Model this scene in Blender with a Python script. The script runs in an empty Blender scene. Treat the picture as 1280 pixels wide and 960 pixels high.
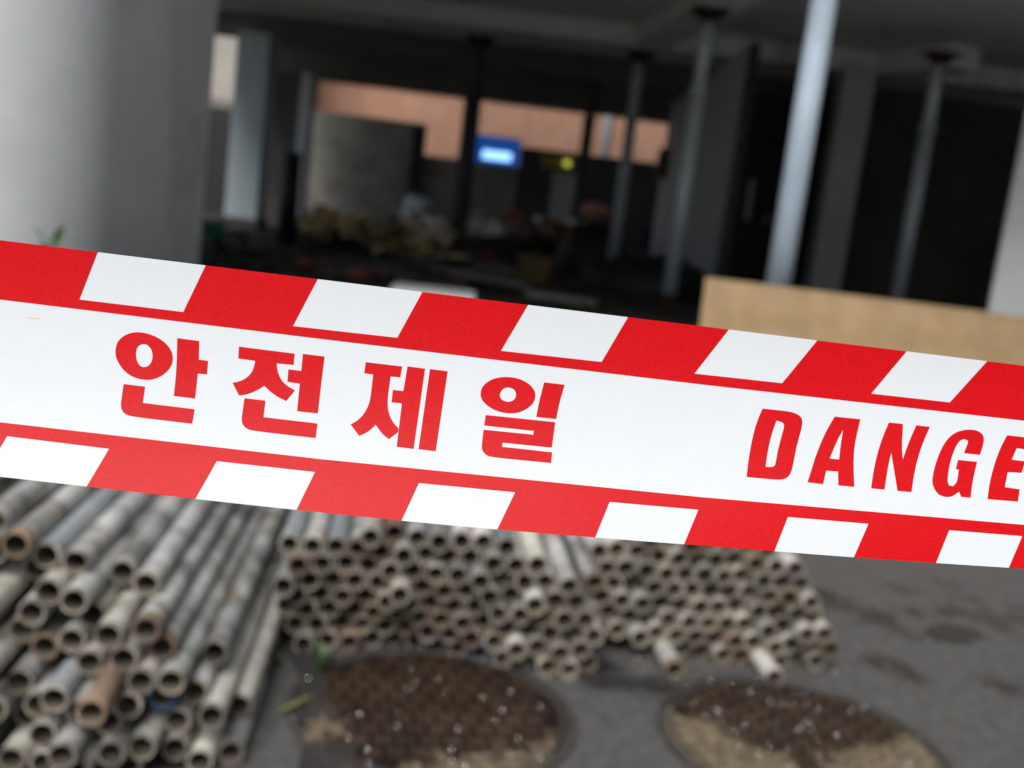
import bpy, bmesh, math, random
from mathutils import Vector, Matrix
random.seed(7)
R = math.radians
S = bpy.context.scene
COL = S.collection

# ---------------------------------------------------------------- camera
F_PX, PITCH, ROLL, EYE = 1333.0, R(9.5), R(7.0), 1.10
fwd = Vector((0, math.cos(PITCH), -math.sin(PITCH)))
rt0 = Vector((1, 0, 0)); up0 = Vector((0, math.sin(PITCH), math.cos(PITCH)))
cx = math.cos(ROLL) * rt0 + math.sin(ROLL) * up0
cy = -math.sin(ROLL) * rt0 + math.cos(ROLL) * up0
CAM = Vector((0, 0, EYE))
cam_d = bpy.data.cameras.new('camera'); cam = bpy.data.objects.new('camera', cam_d); COL.objects.link(cam)
m = Matrix((( cx.x, cy.x, -fwd.x), (cx.y, cy.y, -fwd.y), (cx.z, cy.z, -fwd.z))).to_4x4()
m.translation = CAM
cam.matrix_world = m
cam_d.sensor_width = 36; cam_d.lens = F_PX / 1280 * 36
cam_d.clip_start = 0.01; cam_d.clip_end = 500
cam_d.dof.use_dof = True; cam_d.dof.focus_distance = 0.368; cam_d.dof.aperture_fstop = 9.5
S.camera = cam

# ---------------------------------------------------------------- world, sun, exposure
SUN_EL, SUN_AZ = R(48), R(197)      # azimuth clockwise from +Y
w = bpy.data.worlds.new('World'); S.world = w; w.use_nodes = True
nt = w.node_tree; bg = nt.nodes['Background']
sky = nt.nodes.new('ShaderNodeTexSky'); sky.sky_type = 'NISHITA'; sky.sun_disc = False
sky.sun_elevation = SUN_EL; sky.sun_rotation = SUN_AZ
sky.air_density = 1.0; sky.dust_density = 1.6; sky.ozone_density = 1.0
nt.links.new(sky.outputs[0], bg.inputs[0]); bg.inputs[1].default_value = 0.07
sd = bpy.data.lights.new('sun', 'SUN'); sd.energy = 2.75; sd.angle = R(34); sd.color = (1, .985, .96)
so = bpy.data.objects.new('sun', sd); COL.objects.link(so); so.location = (0, -4, 8)
sdir = Vector((math.sin(SUN_AZ) * math.cos(SUN_EL), math.cos(SUN_AZ) * math.cos(SUN_EL), math.sin(SUN_EL)))
so.rotation_euler = sdir.to_track_quat('Z', 'Y').to_euler()
S.view_settings.view_transform = 'Standard'; S.view_settings.look = 'None'
S.view_settings.exposure = 0.46; S.view_settings.gamma = 1
S.cycles.max_bounces = 8; S.cycles.diffuse_bounces = 5; S.cycles.use_denoising = True

# ---------------------------------------------------------------- helpers
def ray(px, py):
    return fwd * F_PX + cx * (px - 640) - cy * (py - 480)
def at(px, py, Y):
    d = ray(px, py); return CAM + d * (Y / d.y)
def on_z(px, py, z):
    d = ray(px, py); return CAM + d * ((z - EYE) / d.z)
def at_depth(px, py, dep):
    return CAM + ray(px, py) * (dep / F_PX)
def project(p):
    v = p - CAM; z = v.dot(fwd)
    return 640 + F_PX * v.dot(cx) / z, 480 - F_PX * v.dot(cy) / z

def link(o, parent=None):
    COL.objects.link(o)
    if parent is not None: o.parent = parent
    return o
def obj(name, bm, mats, parent=None, smooth=False):
    me = bpy.data.meshes.new(name); bm.normal_update(); bm.to_mesh(me); bm.free()
    for k in (mats if isinstance(mats, (list, tuple)) else [mats]): me.materials.append(k)
    if smooth:
        for p in me.polygons: p.use_smooth = True
    return link(bpy.data.objects.new(name, me), parent)
def tag(o, label=None, cat=None, group=None, kind=None):
    if label: o['label'] = label
    if cat: o['category'] = cat
    if group: o['group'] = group
    if kind: o['kind'] = kind
    return o
def empty(name, loc=(0, 0, 0), rz=0):
    o = bpy.data.objects.new(name, None); o.location = loc; o.rotation_euler = (0, 0, rz)
    o.empty_display_size = .1
    return link(o)
def bx(bm, c, s, rot=None, mi=0, bev=0, jit=0):
    r = bmesh.ops.create_cube(bm, size=1)
    M = Matrix.Translation(c) @ (rot.to_4x4() if rot else Matrix()) @ Matrix.Diagonal((*s, 1))
    bmesh.ops.transform(bm, matrix=M, verts=r['verts'])
    if jit:
        for v in r['verts']: v.co += Vector([random.uniform(-jit, jit) for _ in range(3)])
    fs = {f for v in r['verts'] for f in v.link_faces}
    for f in fs: f.material_index = mi
    if bev:
        es = {e for v in r['verts'] for e in v.link_edges}
        bmesh.ops.bevel(bm, geom=list(es), offset=bev, segments=2, affect='EDGES', profile=.6)
    return r['verts']
def cyl(bm, p0, p1, r0, r1=None, n=20, mi=0, cap=True):
    p0, p1 = Vector(p0), Vector(p1); d = p1 - p0
    r = bmesh.ops.create_cone(bm, cap_ends=cap, segments=n, radius1=r0, radius2=r0 if r1 is None else r1, depth=d.length)
    M = Matrix.Translation((p0 + p1) / 2) @ d.to_track_quat('Z', 'Y').to_matrix().to_4x4()
    bmesh.ops.transform(bm, matrix=M, verts=r['verts'])
    for f in {f for v in r['verts'] for f in v.link_faces}:
        f.material_index = mi; f.smooth = len(f.verts) == 4
def B(*a, **k):
    bm = bmesh.new(); bx(bm, *a, **k); return bm
def span(x0, x1, y0, y1, z0, z1, **k):
    return B(((x0 + x1) / 2, (y0 + y1) / 2, (z0 + z1) / 2), (x1 - x0, y1 - y0, z1 - z0), **k)

def mat(name, c1, c2=None, scale=3, rough=.7, bump=0, bscale=40, metal=0, spec=.4, c3=None, s3=1.2, thr=.6,
        stretch=None, detail=6, rnd=0, emit=None, sharp=.15, wet=None):
    m = bpy.data.materials.new(name); m.use_nodes = True
    N = m.node_tree.nodes; L = m.node_tree.links; P = N['Principled BSDF']
    P.inputs['Roughness'].default_value = rough; P.inputs['Metallic'].default_value = metal
    P.inputs['Specular IOR Level'].default_value = spec
    tc = N.new('ShaderNodeTexCoord'); mp = N.new('ShaderNodeMapping'); L.new(tc.outputs['Object'], mp.inputs[0])
    if stretch: mp.inputs['Scale'].default_value = stretch
    if rnd:
        oi = N.new('ShaderNodeObjectInfo'); ml = N.new('ShaderNodeVectorMath'); ml.operation = 'SCALE'
        ml.inputs[0].default_value = (37, 17, 53); L.new(oi.outputs['Random'], ml.inputs['Scale'])
        L.new(ml.outputs[0], mp.inputs['Location'])
    def noise(sc, det=detail):
        n = N.new('ShaderNodeTexNoise'); n.inputs['Scale'].default_value = sc; n.inputs['Detail'].default_value = det
        n.inputs['Roughness'].default_value = .62
        L.new(mp.outputs[0], n.inputs['Vector']); return n
    def ramp(src, a, b):
        r = N.new('ShaderNodeMapRange'); r.inputs[1].default_value = a; r.inputs[2].default_value = b
        L.new(src, r.inputs[0]); return r.outputs[0]
    def mix(f, a, b, mode='MIX'):
        x = N.new('ShaderNodeMix'); x.data_type = 'RGBA'; x.blend_type = mode
        if isinstance(f, float): x.inputs[0].default_value = f
        else: L.new(f, x.inputs[0])
        for i, v in ((6, a), (7, b)):
            if isinstance(v, tuple): x.inputs[i].default_value = (*v, 1)
            else: L.new(v, x.inputs[i])
        return x.outputs[2]
    col = c1
    if c2:
        col = mix(ramp(noise(scale).outputs[0], .5 - sharp, .5 + sharp), c1, c2)
        if c3: 
            f3 = ramp(noise(s3).outputs[0], thr, thr + .08)
            col = mix(f3, col, c3)
            if wet is not None:
                rr = N.new('ShaderNodeMapRange'); rr.inputs[3].default_value = rough; rr.inputs[4].default_value = wet
                L.new(f3, rr.inputs[0]); L.new(rr.outputs[0], P.inputs['Roughness'])
    if rnd:
        hv = N.new('ShaderNodeHueSaturation'); mr = N.new('ShaderNodeMapRange')
        mr.inputs[3].default_value = 1 - rnd; mr.inputs[4].default_value = 1 + rnd
        L.new(oi.outputs['Random'], mr.inputs[0]); L.new(mr.outputs[0], hv.inputs['Value'])
        if isinstance(col, tuple): hv.inputs['Color'].default_value = (*col, 1)
        else: L.new(col, hv.inputs['Color'])
        col = hv.outputs[0]
    if isinstance(col, tuple): P.inputs['Base Color'].default_value = (*col, 1)
    else: L.new(col, P.inputs['Base Color'])
    if bump:
        b = N.new('ShaderNodeBump'); b.inputs['Strength'].default_value = 1; b.inputs['Distance'].default_value = bump
        L.new(noise(bscale).outputs[0], b.inputs['Height']); L.new(b.outputs[0], P.inputs['Normal'])
    if emit:
        P.inputs['Emission Color'].default_value = (*emit[0], 1); P.inputs['Emission Strength'].default_value = emit[1]
    return m

M = {}
M['asphalt'] = mat('asphalt', (.050, .050, .050), (.118, .112, .104), 28, .7, .0016, 200, c3=(.030, .029, .028), s3=2.3, thr=.545, wet=.34, sharp=.25)
M['bounce_paving'] = mat('pale_bounce_paving', (.46, .46, .45), (.56, .56, .54), 3, .85, .001, 80)  # pale tone chosen to bounce daylight up to the ceiling
M['dirt'] = mat('wet_dirt', (.022, .020, .018), (.045, .040, .034), 5, .8, .02, 25)
M['paint_white'] = mat('white_painted_render', (.49, .505, .51), (.60, .615, .62), 1.3, .8, .0015, 60, c3=(.44, .435, .42), s3=.9, thr=.6)
M['paint_grey'] = mat('grey_painted_render', (.36, .37, .37), (.44, .45, .45), 1.4, .8, .001, 60, c3=(.28, .275, .26), s3=1.4, thr=.62)
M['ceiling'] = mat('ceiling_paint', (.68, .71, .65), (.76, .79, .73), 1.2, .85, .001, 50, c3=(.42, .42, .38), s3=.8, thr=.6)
M['ceiling_dark'] = mat('shaded_beam_paint', (.13, .13, .12), (.19, .19, .175), 1.4, .9, .002, 40)  # shade of the rear beams put into a darker ceiling colour
M['concrete'] = mat('raw_concrete', (.19, .18, .15), (.30, .285, .24), 1.8, .9, .004, 25, c3=(.15, .14, .12), s3=1.1, thr=.6)
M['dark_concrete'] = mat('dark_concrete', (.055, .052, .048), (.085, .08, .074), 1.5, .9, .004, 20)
M['salmon'] = mat('salmon_brick', (.47, .25, .165), (.55, .31, .21), 2.5, .85, .002, 60, c3=(.40, .20, .135), s3=1.5, thr=.62)
M['cream'] = mat('cream_render', (.36, .33, .29), (.42, .385, .34), 1.2, .8)
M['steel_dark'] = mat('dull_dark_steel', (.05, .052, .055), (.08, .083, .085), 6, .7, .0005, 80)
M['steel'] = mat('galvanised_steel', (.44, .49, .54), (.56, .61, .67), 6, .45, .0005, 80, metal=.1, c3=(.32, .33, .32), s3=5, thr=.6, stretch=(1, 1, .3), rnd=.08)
M['brown'] = mat('dull_brown', (.10, .065, .02), (.14, .09, .03), 6, .8)
M['blue_grey'] = mat('bluish_grey_paint', (.44, .50, .52), (.50, .56, .58), 1.4, .8, .001, 60)
M['steel_near'] = mat('scratched_blue_grey_steel', (.24, .29, .345), (.36, .42, .49), 9, .55, .0006, 60, c3=(.22, .25, .27), s3=9, thr=.58, stretch=(1, 1, .25))
M['rust_dark'] = mat('dark_head_rust', (.03, .013, .010), (.05, .02, .014), 12, .9, .001, 90)
M['rust'] = mat('red_rusted_steel', (.07, .022, .014), (.12, .036, .022), 12, .85, .001, 90)
M['mdf'] = mat('brown_board', (.27, .18, .092), (.35, .235, .122), 7, .75, .0005, 220, c3=(.25, .16, .08), s3=4, thr=.6)
M['black'] = mat('black_plastic', (.012, .012, .013), (.022, .021, .02), 8, .55)
M['iron'] = mat('cast_iron', (.020, .012, .008), (.045, .028, .018), 9, .6, .001, 120, c3=(.13, .095, .055), s3=7, thr=.62, wet=.9)
M['iron_rim'] = mat('cast_iron_rim', (.035, .03, .028), (.07, .06, .055), 14, .55, .001, 120)
M['stain'] = mat('damp_stain', (.020, .019, .018), (.05, .047, .043), 30, .6)
M['groove'] = mat('groove_dark', (.006, .004, .003), (.014, .010, .007), 30, .8)  # near-black tone for the grooves of the covers
M['sand'] = mat('sediment', (.10, .078, .046), (.21, .165, .10), 22, .95, .002, 160, c3=(.04, .028, .018), s3=16, thr=.54)
M['white_film'] = mat('white_film', (.565, .59, .605), None, rough=.42, bump=.0012, bscale=9, spec=.2)
M['red_ink'] = mat('red_ink', (.55, .004, .007), (.44, .003, .005), 1300, rough=.40, bump=.0012, bscale=9, spec=.11, detail=2)
M['pipe'] = mat('weathered_galvanised', (.15, .148, .136), (.62, .612, .58), 9, .6, .0008, 70, metal=.1, c3=(.24, .19, .13), s3=6, thr=.58, stretch=(1, 1, .35), rnd=.28)
M['pipe_blue'] = mat('bluish_galvanised', (.19, .205, .21), (.44, .465, .475), 7, .5, .0008, 70, metal=.2, c3=(.26, .22, .17), s3=5, thr=.62, stretch=(1, 1, .3), rnd=.2)
M['pipe_pale'] = mat('cement_splashed', (.42, .40, .34), (.70, .68, .60), 11, .85, .0015, 50, c3=(.34, .31, .25), s3=8, thr=.56, stretch=(1, 1, .5), rnd=.15)
M['pipe_rust'] = mat('rusty_pipe', (.11, .08, .06), (.24, .165, .11), 14, .85, .001, 80, c3=(.40, .37, .33), s3=6, thr=.58, rnd=.2)
M['pipe_rim'] = mat('muddy_rim', (.12, .10, .08), (.40, .36, .30), 45, .9, .001, 80, rnd=.3)
M['pipe_in'] = mat('muddy_inside', (.035, .03, .022), (.13, .108, .075), 12, .95, .001, 80, rnd=.25)
M['paint_blue'] = mat('blue_paint', (.008, .06, .22), (.015, .11, .30), 20, .5)
M['wood'] = mat('scrap_wood', (.72, .50, .20), (.84, .64, .30), 6, .8, .001, 60, rnd=.3)
M['wood_pale'] = mat('pale_scrap_wood', (.62, .52, .34), (.80, .72, .52), 6, .8, rnd=.3)
M['scrap_white'] = mat('scrap_white', (.74, .75, .75), (.85, .86, .85), 6, .8, rnd=.15)
M['scrap_grey'] = mat('scrap_grey', (.10, .095, .085), (.20, .19, .17), 6, .9, .002, 40, rnd=.3)
M['scrap_red'] = mat('scrap_red', (.28, .09, .06), (.36, .13, .09), 6, .9, rnd=.2)
M['scrap_green'] = mat('scrap_green', (.05, .22, .15), (.08, .28, .2), 6, .8, rnd=.2)
M['pink'] = mat('pink_sack', (.60, .29, .23), (.68, .36, .29), 9, .8, .003, 20)
M['leaf'] = mat('weed_leaf', (.025, .075, .012), (.045, .11, .02), 20, .5)
M['dry_leaf'] = mat('dry_leaf', (.24, .17, .075), (.32, .235, .11), 30, .7)
M['blade'] = mat('grass_blade', (.12, .14, .04), (.18, .19, .06), 30, .6)
M['water'] = mat('water_drop', (.9, .92, .95), rough=.05, metal=1)
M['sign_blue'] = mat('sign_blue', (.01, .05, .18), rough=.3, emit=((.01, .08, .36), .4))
M['tube'] = mat('added_glow_tube', (.8, .9, 1), emit=((.28, .55, 1), 1.5))
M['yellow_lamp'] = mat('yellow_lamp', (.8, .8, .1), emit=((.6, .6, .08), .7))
M['yellow'] = mat('yellow_cloth', (.30, .28, .05), (.22, .2, .04), 9, .8)
M['ground_dirt'] = mat('alley_dirt', (.10, .095, .085), (.15, .14, .12), 2, .9)

# ================================================================ setting
def sheet(name, x0, x1, y0, y1, z, m, nx=1, ny=1, amp=0):
    bm = bmesh.new()
    bmesh.ops.create_grid(bm, x_segments=nx, y_segments=ny, size=.5)
    for v in bm.verts:
        v.co = Vector(((v.co.x + .5) * (x1 - x0) + x0, (v.co.y + .5) * (y1 - y0) + y0, z + random.uniform(-amp, amp)))
    return tag(obj(name, bm, m, smooth=amp > 0), kind='structure')
sheet('ground', -150, 150, -150, 150, -.03, M['ground_dirt'])
sheet('road', -9, 9, 1.0, 6.9, 0, M['asphalt'])
sheet('bounce_pavement', -9, 9, -9, .998, 0, M['bounce_paving'])  # unseen behind the camera, added pale to bounce light
sheet('bounce_forecourt', -.3, 9, 4.302, 6.9, .004, M['bounce_paving'])  # hidden pale strip added to bounce light under the slab
FL = .30
tag(obj('floor', span(-8.5, 8.5, 8.2, 24, -.02, FL), M['dirt']), kind='structure')
tag(obj('threshold', span(-1.2, 8.5, 6.9, 8.197, -.02, FL), M['bounce_paving']), kind='structure')  # hidden front strip of the floor, paled to bounce light upward

SOF = EYE + 1.96; SLAB = SOF + .23
tag(obj('threshold', span(-8.5, -1.203, 6.9, 8.197, -.02, FL), M['dirt']), kind='structure')
# upper storeys over the undercroft
bm = span(-5.0, 7.2, 5.3, 18.6, SLAB, SLAB + .25)
tag(obj('ceiling', bm, M['ceiling']), kind='structure')
bld = empty('apartment_block', (0, 12, SLAB + .25))
def rel(root, bm):
    bmesh.ops.translate(bm, vec=-root.location, verts=bm.verts); return bm
obj('wall', rel(bld, span(-5.0, 7.2, 5.3, 18.6, SLAB + .252, SLAB + 6)), M['paint_white'], bld)
obj('fascia', rel(bld, span(-5.0, 7.2, 5.18, 5.298, SOF, SLAB + .4)), M['paint_white'], bld)
tag(bld, 'white painted storeys carried over the open undercroft', 'building')

def beam(p0, p1, wdt, z0, z1, label, m='ceiling'):
    p0 = Vector((p0[0], p0[1], 0)); p1 = Vector((p1[0], p1[1], 0)); d = p1 - p0
    a = math.atan2(d.y, d.x); c = (p0 + p1) / 2
    o = obj('ceiling_beam', B((0, 0, 0), (d.length, wdt, z1 - z0), bev=.012), M[m])
    o.location = (c.x, c.y, (z0 + z1) / 2); o.rotation_euler.z = a
    return tag(o, label, 'beam', 'beams under the ceiling')
beam((-4.98, 13.25), (6.9, 13.0), .75, SOF, SLAB - .003, 'pale wide beam crossing the ceiling above the middle props')
pa = on_z(783, 62, SOF); pb = on_z(905, -12, SOF); dd = (pb - pa)
p_end = pa + dd * 2.6
beam((pa.x + .25, pa.y - .33), (p_end.x + .25, p_end.y), .42, SOF + .012, SLAB - .006, 'beam running forward from the cross beam over the prop with the flared cap')
pa = on_z(1075, 100, SOF); pb = on_z(1160, 90, SOF); p_end = pa + (pb - pa) * 1.45
beam((pa.x, pa.y + .0), (p_end.x, p_end.y), .40, SOF - .012, SLAB - .009, 'dim beam slanting forward from the grey column at right')
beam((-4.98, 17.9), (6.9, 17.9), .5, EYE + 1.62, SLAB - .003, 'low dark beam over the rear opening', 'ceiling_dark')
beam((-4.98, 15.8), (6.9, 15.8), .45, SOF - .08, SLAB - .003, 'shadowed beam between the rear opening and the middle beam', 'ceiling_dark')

# near left wall
bm = bmesh.new(); rc = .62; out = [(-6.0, 4.45)]
for k in range(49):
    t = k / 48 * math.pi / 2; out.append((-2.0 - rc + rc * math.sin(t), 4.45 + rc - rc * math.cos(t)))
out += [(-2.0, 6.55), (-2.2, 6.55), (-2.2, 5.45), (-2.8, 4.81), (-6.0, 4.81)]
lo = [bm.verts.new((x, y, -.02)) for x, y in out]; hi = [bm.verts.new((x, y, SLAB - .004)) for x, y in out]
for k in range(len(out)):
    f = bm.faces.new((lo[k], lo[(k + 1) % len(out)], hi[(k + 1) % len(out)], hi[k])); f.smooth = False
bm.faces.new(hi); bm.faces.new(lo[::-1]); bmesh.ops.recalc_face_normals(bm, faces=bm.faces)
wl = tag(obj('near_wall', bm, M['paint_white']), 'tall white rendered wall at the left edge beyond the tape', 'wall')

def column(x0, x1, y0, y1, z1, m, label, base=None):
    r = empty('column', ((x0 + x1) / 2, (y0 + y1) / 2, FL))
    obj('shaft', rel(r, span(x0, x1, y0, y1, FL, z1, bev=.015)), m, r)
    if base:
        obj('skirting', rel(r, span(x0 - .03, x1 + .03, y0 - .03, y1 + .03, FL, FL + .16)), M['dark_concrete'], r)
    return tag(r, label, 'column', 'columns of the undercroft')
def colx(pxl, pxr, py, Y):
    return at(pxl, py, Y).x, at(pxr, py, Y).x
a, b = colx(285, 326, 200, 15); column(a, b, 15, 15.5, SOF - .083, M['blue_grey'], 'pale blue grey column right of the near white wall', True)
a, b = colx(1034, 1073, 230, 12.3); column(a, b, 12.3, 12.62, SOF - .001, M['paint_grey'], 'dull grey square column just right of the brightest prop', True)
a, b = colx(1264, 1350, 250, 6.95); column(a, b, 6.95, 7.0, SLAB - .005, M['paint_white'], 'bright white column cut by the right edge above the board', False)
a, b = colx(371, 383, 170, 17.0); column(a, b, 17.0, 17.5, EYE + 1.615, M['paint_white'], 'thin pale pier at the left side of the rear opening', False)
# dark wall left of rear opening
a, b = colx(322, 372, 200, 17.2)
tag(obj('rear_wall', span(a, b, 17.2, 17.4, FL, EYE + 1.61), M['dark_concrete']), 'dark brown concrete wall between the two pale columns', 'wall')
# white wall along the right of the bay
tag(obj('side_wall', span(1.98, 2.03, 11.2, 17.62, FL, SOF - .085), M['paint_white']), 'whitish side wall with two dark boxes right of the rear opening', 'wall')
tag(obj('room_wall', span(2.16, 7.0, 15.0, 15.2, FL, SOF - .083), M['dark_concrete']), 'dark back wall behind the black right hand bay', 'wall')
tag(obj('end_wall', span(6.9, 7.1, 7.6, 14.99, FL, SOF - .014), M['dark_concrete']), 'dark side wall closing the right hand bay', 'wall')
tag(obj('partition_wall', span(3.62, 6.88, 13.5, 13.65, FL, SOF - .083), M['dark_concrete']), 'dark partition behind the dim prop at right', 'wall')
tag(obj('side_wall', span(-5.3, -5.1, 4.82, 11.0, -.02, SLAB + 1), M['dark_concrete']), 'added dark side wall, unseen behind the near white wall, blocking side light', 'wall')  # unseen wall added to cut the light from the left
tag(obj('wall_end_shade', span(1.96, 2.06, 11.12, 11.197, FL, SOF - .086), M['black']), 'added black strip darkening the near end of the whitish side wall', 'shade strip')  # black strip added to darken the brightly lit wall end
for (px, py, wd, hg, lab) in ((833, 205, .5, .45, 'dark meter box high on the whitish side wall'), (812, 300, .3, .42, 'small dark box low on the whitish side wall')):
    d = ray(px, py); p = CAM + d * (1.98 / d.x)
    mb = empty('meter_box', (1.98, p.y, p.z))
    obj('case', B((-.06, 0, 0), (.12, wd, hg), bev=.01), M['black'], mb)
    obj('lid', B((-.127, 0, -.02), (.014, wd * .8, hg * .7), bev=.004), M['black'], mb)
    tag(mb, lab, 'meter box')
# dark doorway, glints on it put in as pale strips
dr = empty('door', (at(925, 250, 14.95).x, 14.93, FL))
obj('panel', B((0, 0, 1.05), (1.0, .05, 2.1)), M['black'], dr)
for dx in (-.10, .12):
    obj('pane', B((dx, -.032, 1.25), (.07, .012, .55)), M['scrap_white'], dr)
obj('handle', B((.38, -.05, 1.0), (.03, .05, .14)), M['steel'], dr)
tag(dr, 'black door with slim pale glint strips in the dark recess behind the brightest prop', 'door')

nb = empty('shading_house', (6.2, -1, 0))  # unseen house added to block sky light from the right
obj('wall', rel(nb, span(4.8, 7.6, -8, 4.6, 0, 7.5)), M['concrete'], nb)
obj('roof', rel(nb, span(4.6, 7.8, -8.2, 4.8, 7.503, 7.7)), M['dark_concrete'], nb)
tag(nb, 'added unseen grey concrete house beyond the right edge, blocking light', 'house')
# outside the rear
sb = empty('brick_building', (-.5, 25, 0))
obj('wall', rel(sb, span(-5.2, 4.0, 25, 30, 0, 7)), M['salmon'], sb)
obj('downpipe', (lambda bm: (cyl(bm, (at(757, 170, 24.9).x + .5, -.1, 0), (at(757, 170, 24.9).x + .5, -.1, 7), .09), bm)[1])(bmesh.new()), M['steel'], sb)
obj('string_course', B((0, -.03, 3.42), (9.2, .06, .08)), M['salmon'], sb)
tag(sb, 'salmon brick building seen through the rear opening', 'building')
cb = tag(obj('cream_building', span(-11, -5.35, 22.5, 28, 0, 7), M['cream']), 'cream rendered building glimpsed left of the pale column', 'building')
tag(obj('yard_wall', span(-9.5, at(533, 150, 20.5).x, 20.5, 20.7, FL - .01, at(460, 146, 20.5).z, bev=.01), M['concrete']), 'tall stained concrete yard wall left of the dark middle prop', 'wall')
tag(obj('yard_wall', span(at(533, 150, 20.5).x + .003, at(655, 150, 20.5).x, 20.52, 20.7, FL - .01, at(560, 197, 20.5).z, bev=.01), M['concrete']), 'lower part of the concrete yard wall below the blue light', 'wall')
tag(obj('yard_wall', span(at(655, 150, 20.5).x + .003, 4.2, 20.5, 20.7, FL - .01, at(700, 189, 20.5).z, bev=.01), M['dark_concrete']), 'dark yard wall right of the blue light under the brick building', 'wall')
dk = tag(obj('buttress', span(at(526, 160, 20.3).x - .14, at(526, 160, 20.3).x + .1, 20.3, 20.497, FL, at(527, 158, 20.3).z), M['black']), 'narrow black post at the end of the tall yard wall', 'post')
pl = tag(obj('door_leaf', span(at(688, 250, 20.2).x, at(716, 250, 20.2).x, 20.3, 20.36, FL, at(700, 215, 20.3).z), M['paint_grey']), 'pale greenish door leaf leaning at the dark yard wall', 'door leaf')
# blue sign, its glow put in as an added tube; yellow lamp
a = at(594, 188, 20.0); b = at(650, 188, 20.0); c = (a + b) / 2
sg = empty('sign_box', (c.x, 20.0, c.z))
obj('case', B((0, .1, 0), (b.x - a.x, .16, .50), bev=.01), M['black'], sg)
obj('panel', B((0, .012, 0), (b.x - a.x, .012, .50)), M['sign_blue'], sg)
bm = bmesh.new(); cyl(bm, (-.26, -.03, -.10), (.26, -.03, -.10), .075, n=16); obj('lamp', bm, M['tube'], sg, True)  # emissive tube added to give the blue box its bright band
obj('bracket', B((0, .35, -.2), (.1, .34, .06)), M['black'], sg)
tag(sg, 'blue sign box with an added glowing white tube over the low yard wall', 'sign')
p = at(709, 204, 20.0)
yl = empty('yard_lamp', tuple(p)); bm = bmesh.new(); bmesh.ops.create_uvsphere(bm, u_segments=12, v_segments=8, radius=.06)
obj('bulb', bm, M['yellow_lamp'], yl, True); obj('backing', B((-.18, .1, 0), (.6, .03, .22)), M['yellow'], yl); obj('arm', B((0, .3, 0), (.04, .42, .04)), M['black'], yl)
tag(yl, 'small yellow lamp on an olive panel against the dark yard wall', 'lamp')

# ================================================================ steel props
def prop(px, py, Y, ztop, label, r=.07, zb=FL, cap=.20, m='steel'):
    p = at(px, py, Y)
    e = empty('steel_prop', (p.x, Y, zb)); h = ztop - zb - .002
    bm = bmesh.new(); cyl(bm, (0, 0, .14), (0, 0, h * .74), r, n=32); obj('outer_tube', bm, M[m], e)
    bm = bmesh.new(); cyl(bm, (0, 0, h * .74), (0, 0, h - .012), r * .86, n=32); obj('inner_tube', bm, M[m], e)
    bm = bmesh.new(); cyl(bm, (0, 0, h * .73), (0, 0, h * .75), r * 1.18, n=24); obj('collar', bm, M[m], e)
    bm = bmesh.new(); cyl(bm, (0, 0, .014), (0, 0, .139), r * .95, n=24); obj('screw_jack', bm, M['rust'], e)
    obj('base_plate', B((0, 0, .006), (.30, .30, .012)), M['rust'], e)
    bm = bmesh.new(); bx(bm, (0, 0, h - .006), (.34, .34, .012)); cyl(bm, (0, 0, h - .11), (0, 0, h - .0125), r * .88, cap * .8, n=24)
    obj('head_plate', bm, M['rust_dark'], e)
    return tag(e, label, 'steel prop', 'steel props holding up the ceiling')
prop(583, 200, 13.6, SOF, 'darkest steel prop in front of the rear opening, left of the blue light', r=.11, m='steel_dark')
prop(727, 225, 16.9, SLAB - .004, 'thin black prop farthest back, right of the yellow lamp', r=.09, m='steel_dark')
prop(780, 220, 13.3, SOF, 'slim dim prop right of the thin black prop')
prop(859, 210, 10.3, SOF + .01, 'grey prop with a flared cap and red foot left of the board')
prop(1001, 180, 5.75, SLAB - .006, 'brightest nearest steel prop rising behind the brown board', r=.066, m='steel_near')
prop(1149, 220, 10.9, SOF - .014, 'dim prop in front of the black bay at right')

# ================================================================ board leaning on the nearest prop
tl = at(882, 347, 5.62); tr_ = at(1400, 404, 5.62)
zt = tl.z; L_ = 2.44
bd = obj('brown_board', B((L_ / 2, 0, (zt + .01) / 2), (L_, .012, zt), bev=.001), M['mdf'])
bd.location = (tl.x, 5.50, 0.005); bd.rotation_euler = (R(-8), 0, R(0))
tag(bd, 'tan brown wood fibre board standing behind the tape at right', 'board')

# ================================================================ scaffold pipes
AZ = R(-6.0); PD = Vector((math.sin(AZ), math.cos(AZ), 0)); PR, PI_ = .0243, .0203
def pipe_mesh(name, L, m_out, rim=None, n=18):
    rim_len = .03 if 'rust' in (rim or '') else .010
    bm = bmesh.new(); rings = []
    prof = [(PR, L), (PR, rim_len), (PR, 0.0), (PI_, 0.0), (PI_, .35), (PI_, L)]
    for r, y in prof:
        rings.append([bm.verts.new((r * math.cos(2 * math.pi * k / n), y, r * math.sin(2 * math.pi * k / n))) for k in range(n)])
    rings.append(rings[0])
    for j in range(len(prof)):
        for k in range(n):
            try: f = bm.faces.new((rings[j][k], rings[j][(k + 1) % n], rings[j + 1][(k + 1) % n], rings[j + 1][k]))
            except ValueError: continue
            f.material_index = [0, 1, 1, 2, 2, 0][j]
            f.smooth = j in (0, 1, 3, 4)
    bmesh.ops.recalc_face_normals(bm, faces=bm.faces)
    me = bpy.data.meshes.new(name); bm.to_mesh(me); bm.free()
    for q in (M[m_out], M[rim or m_out], M['pipe_in']): me.materials.append(q)
    return me
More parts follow.
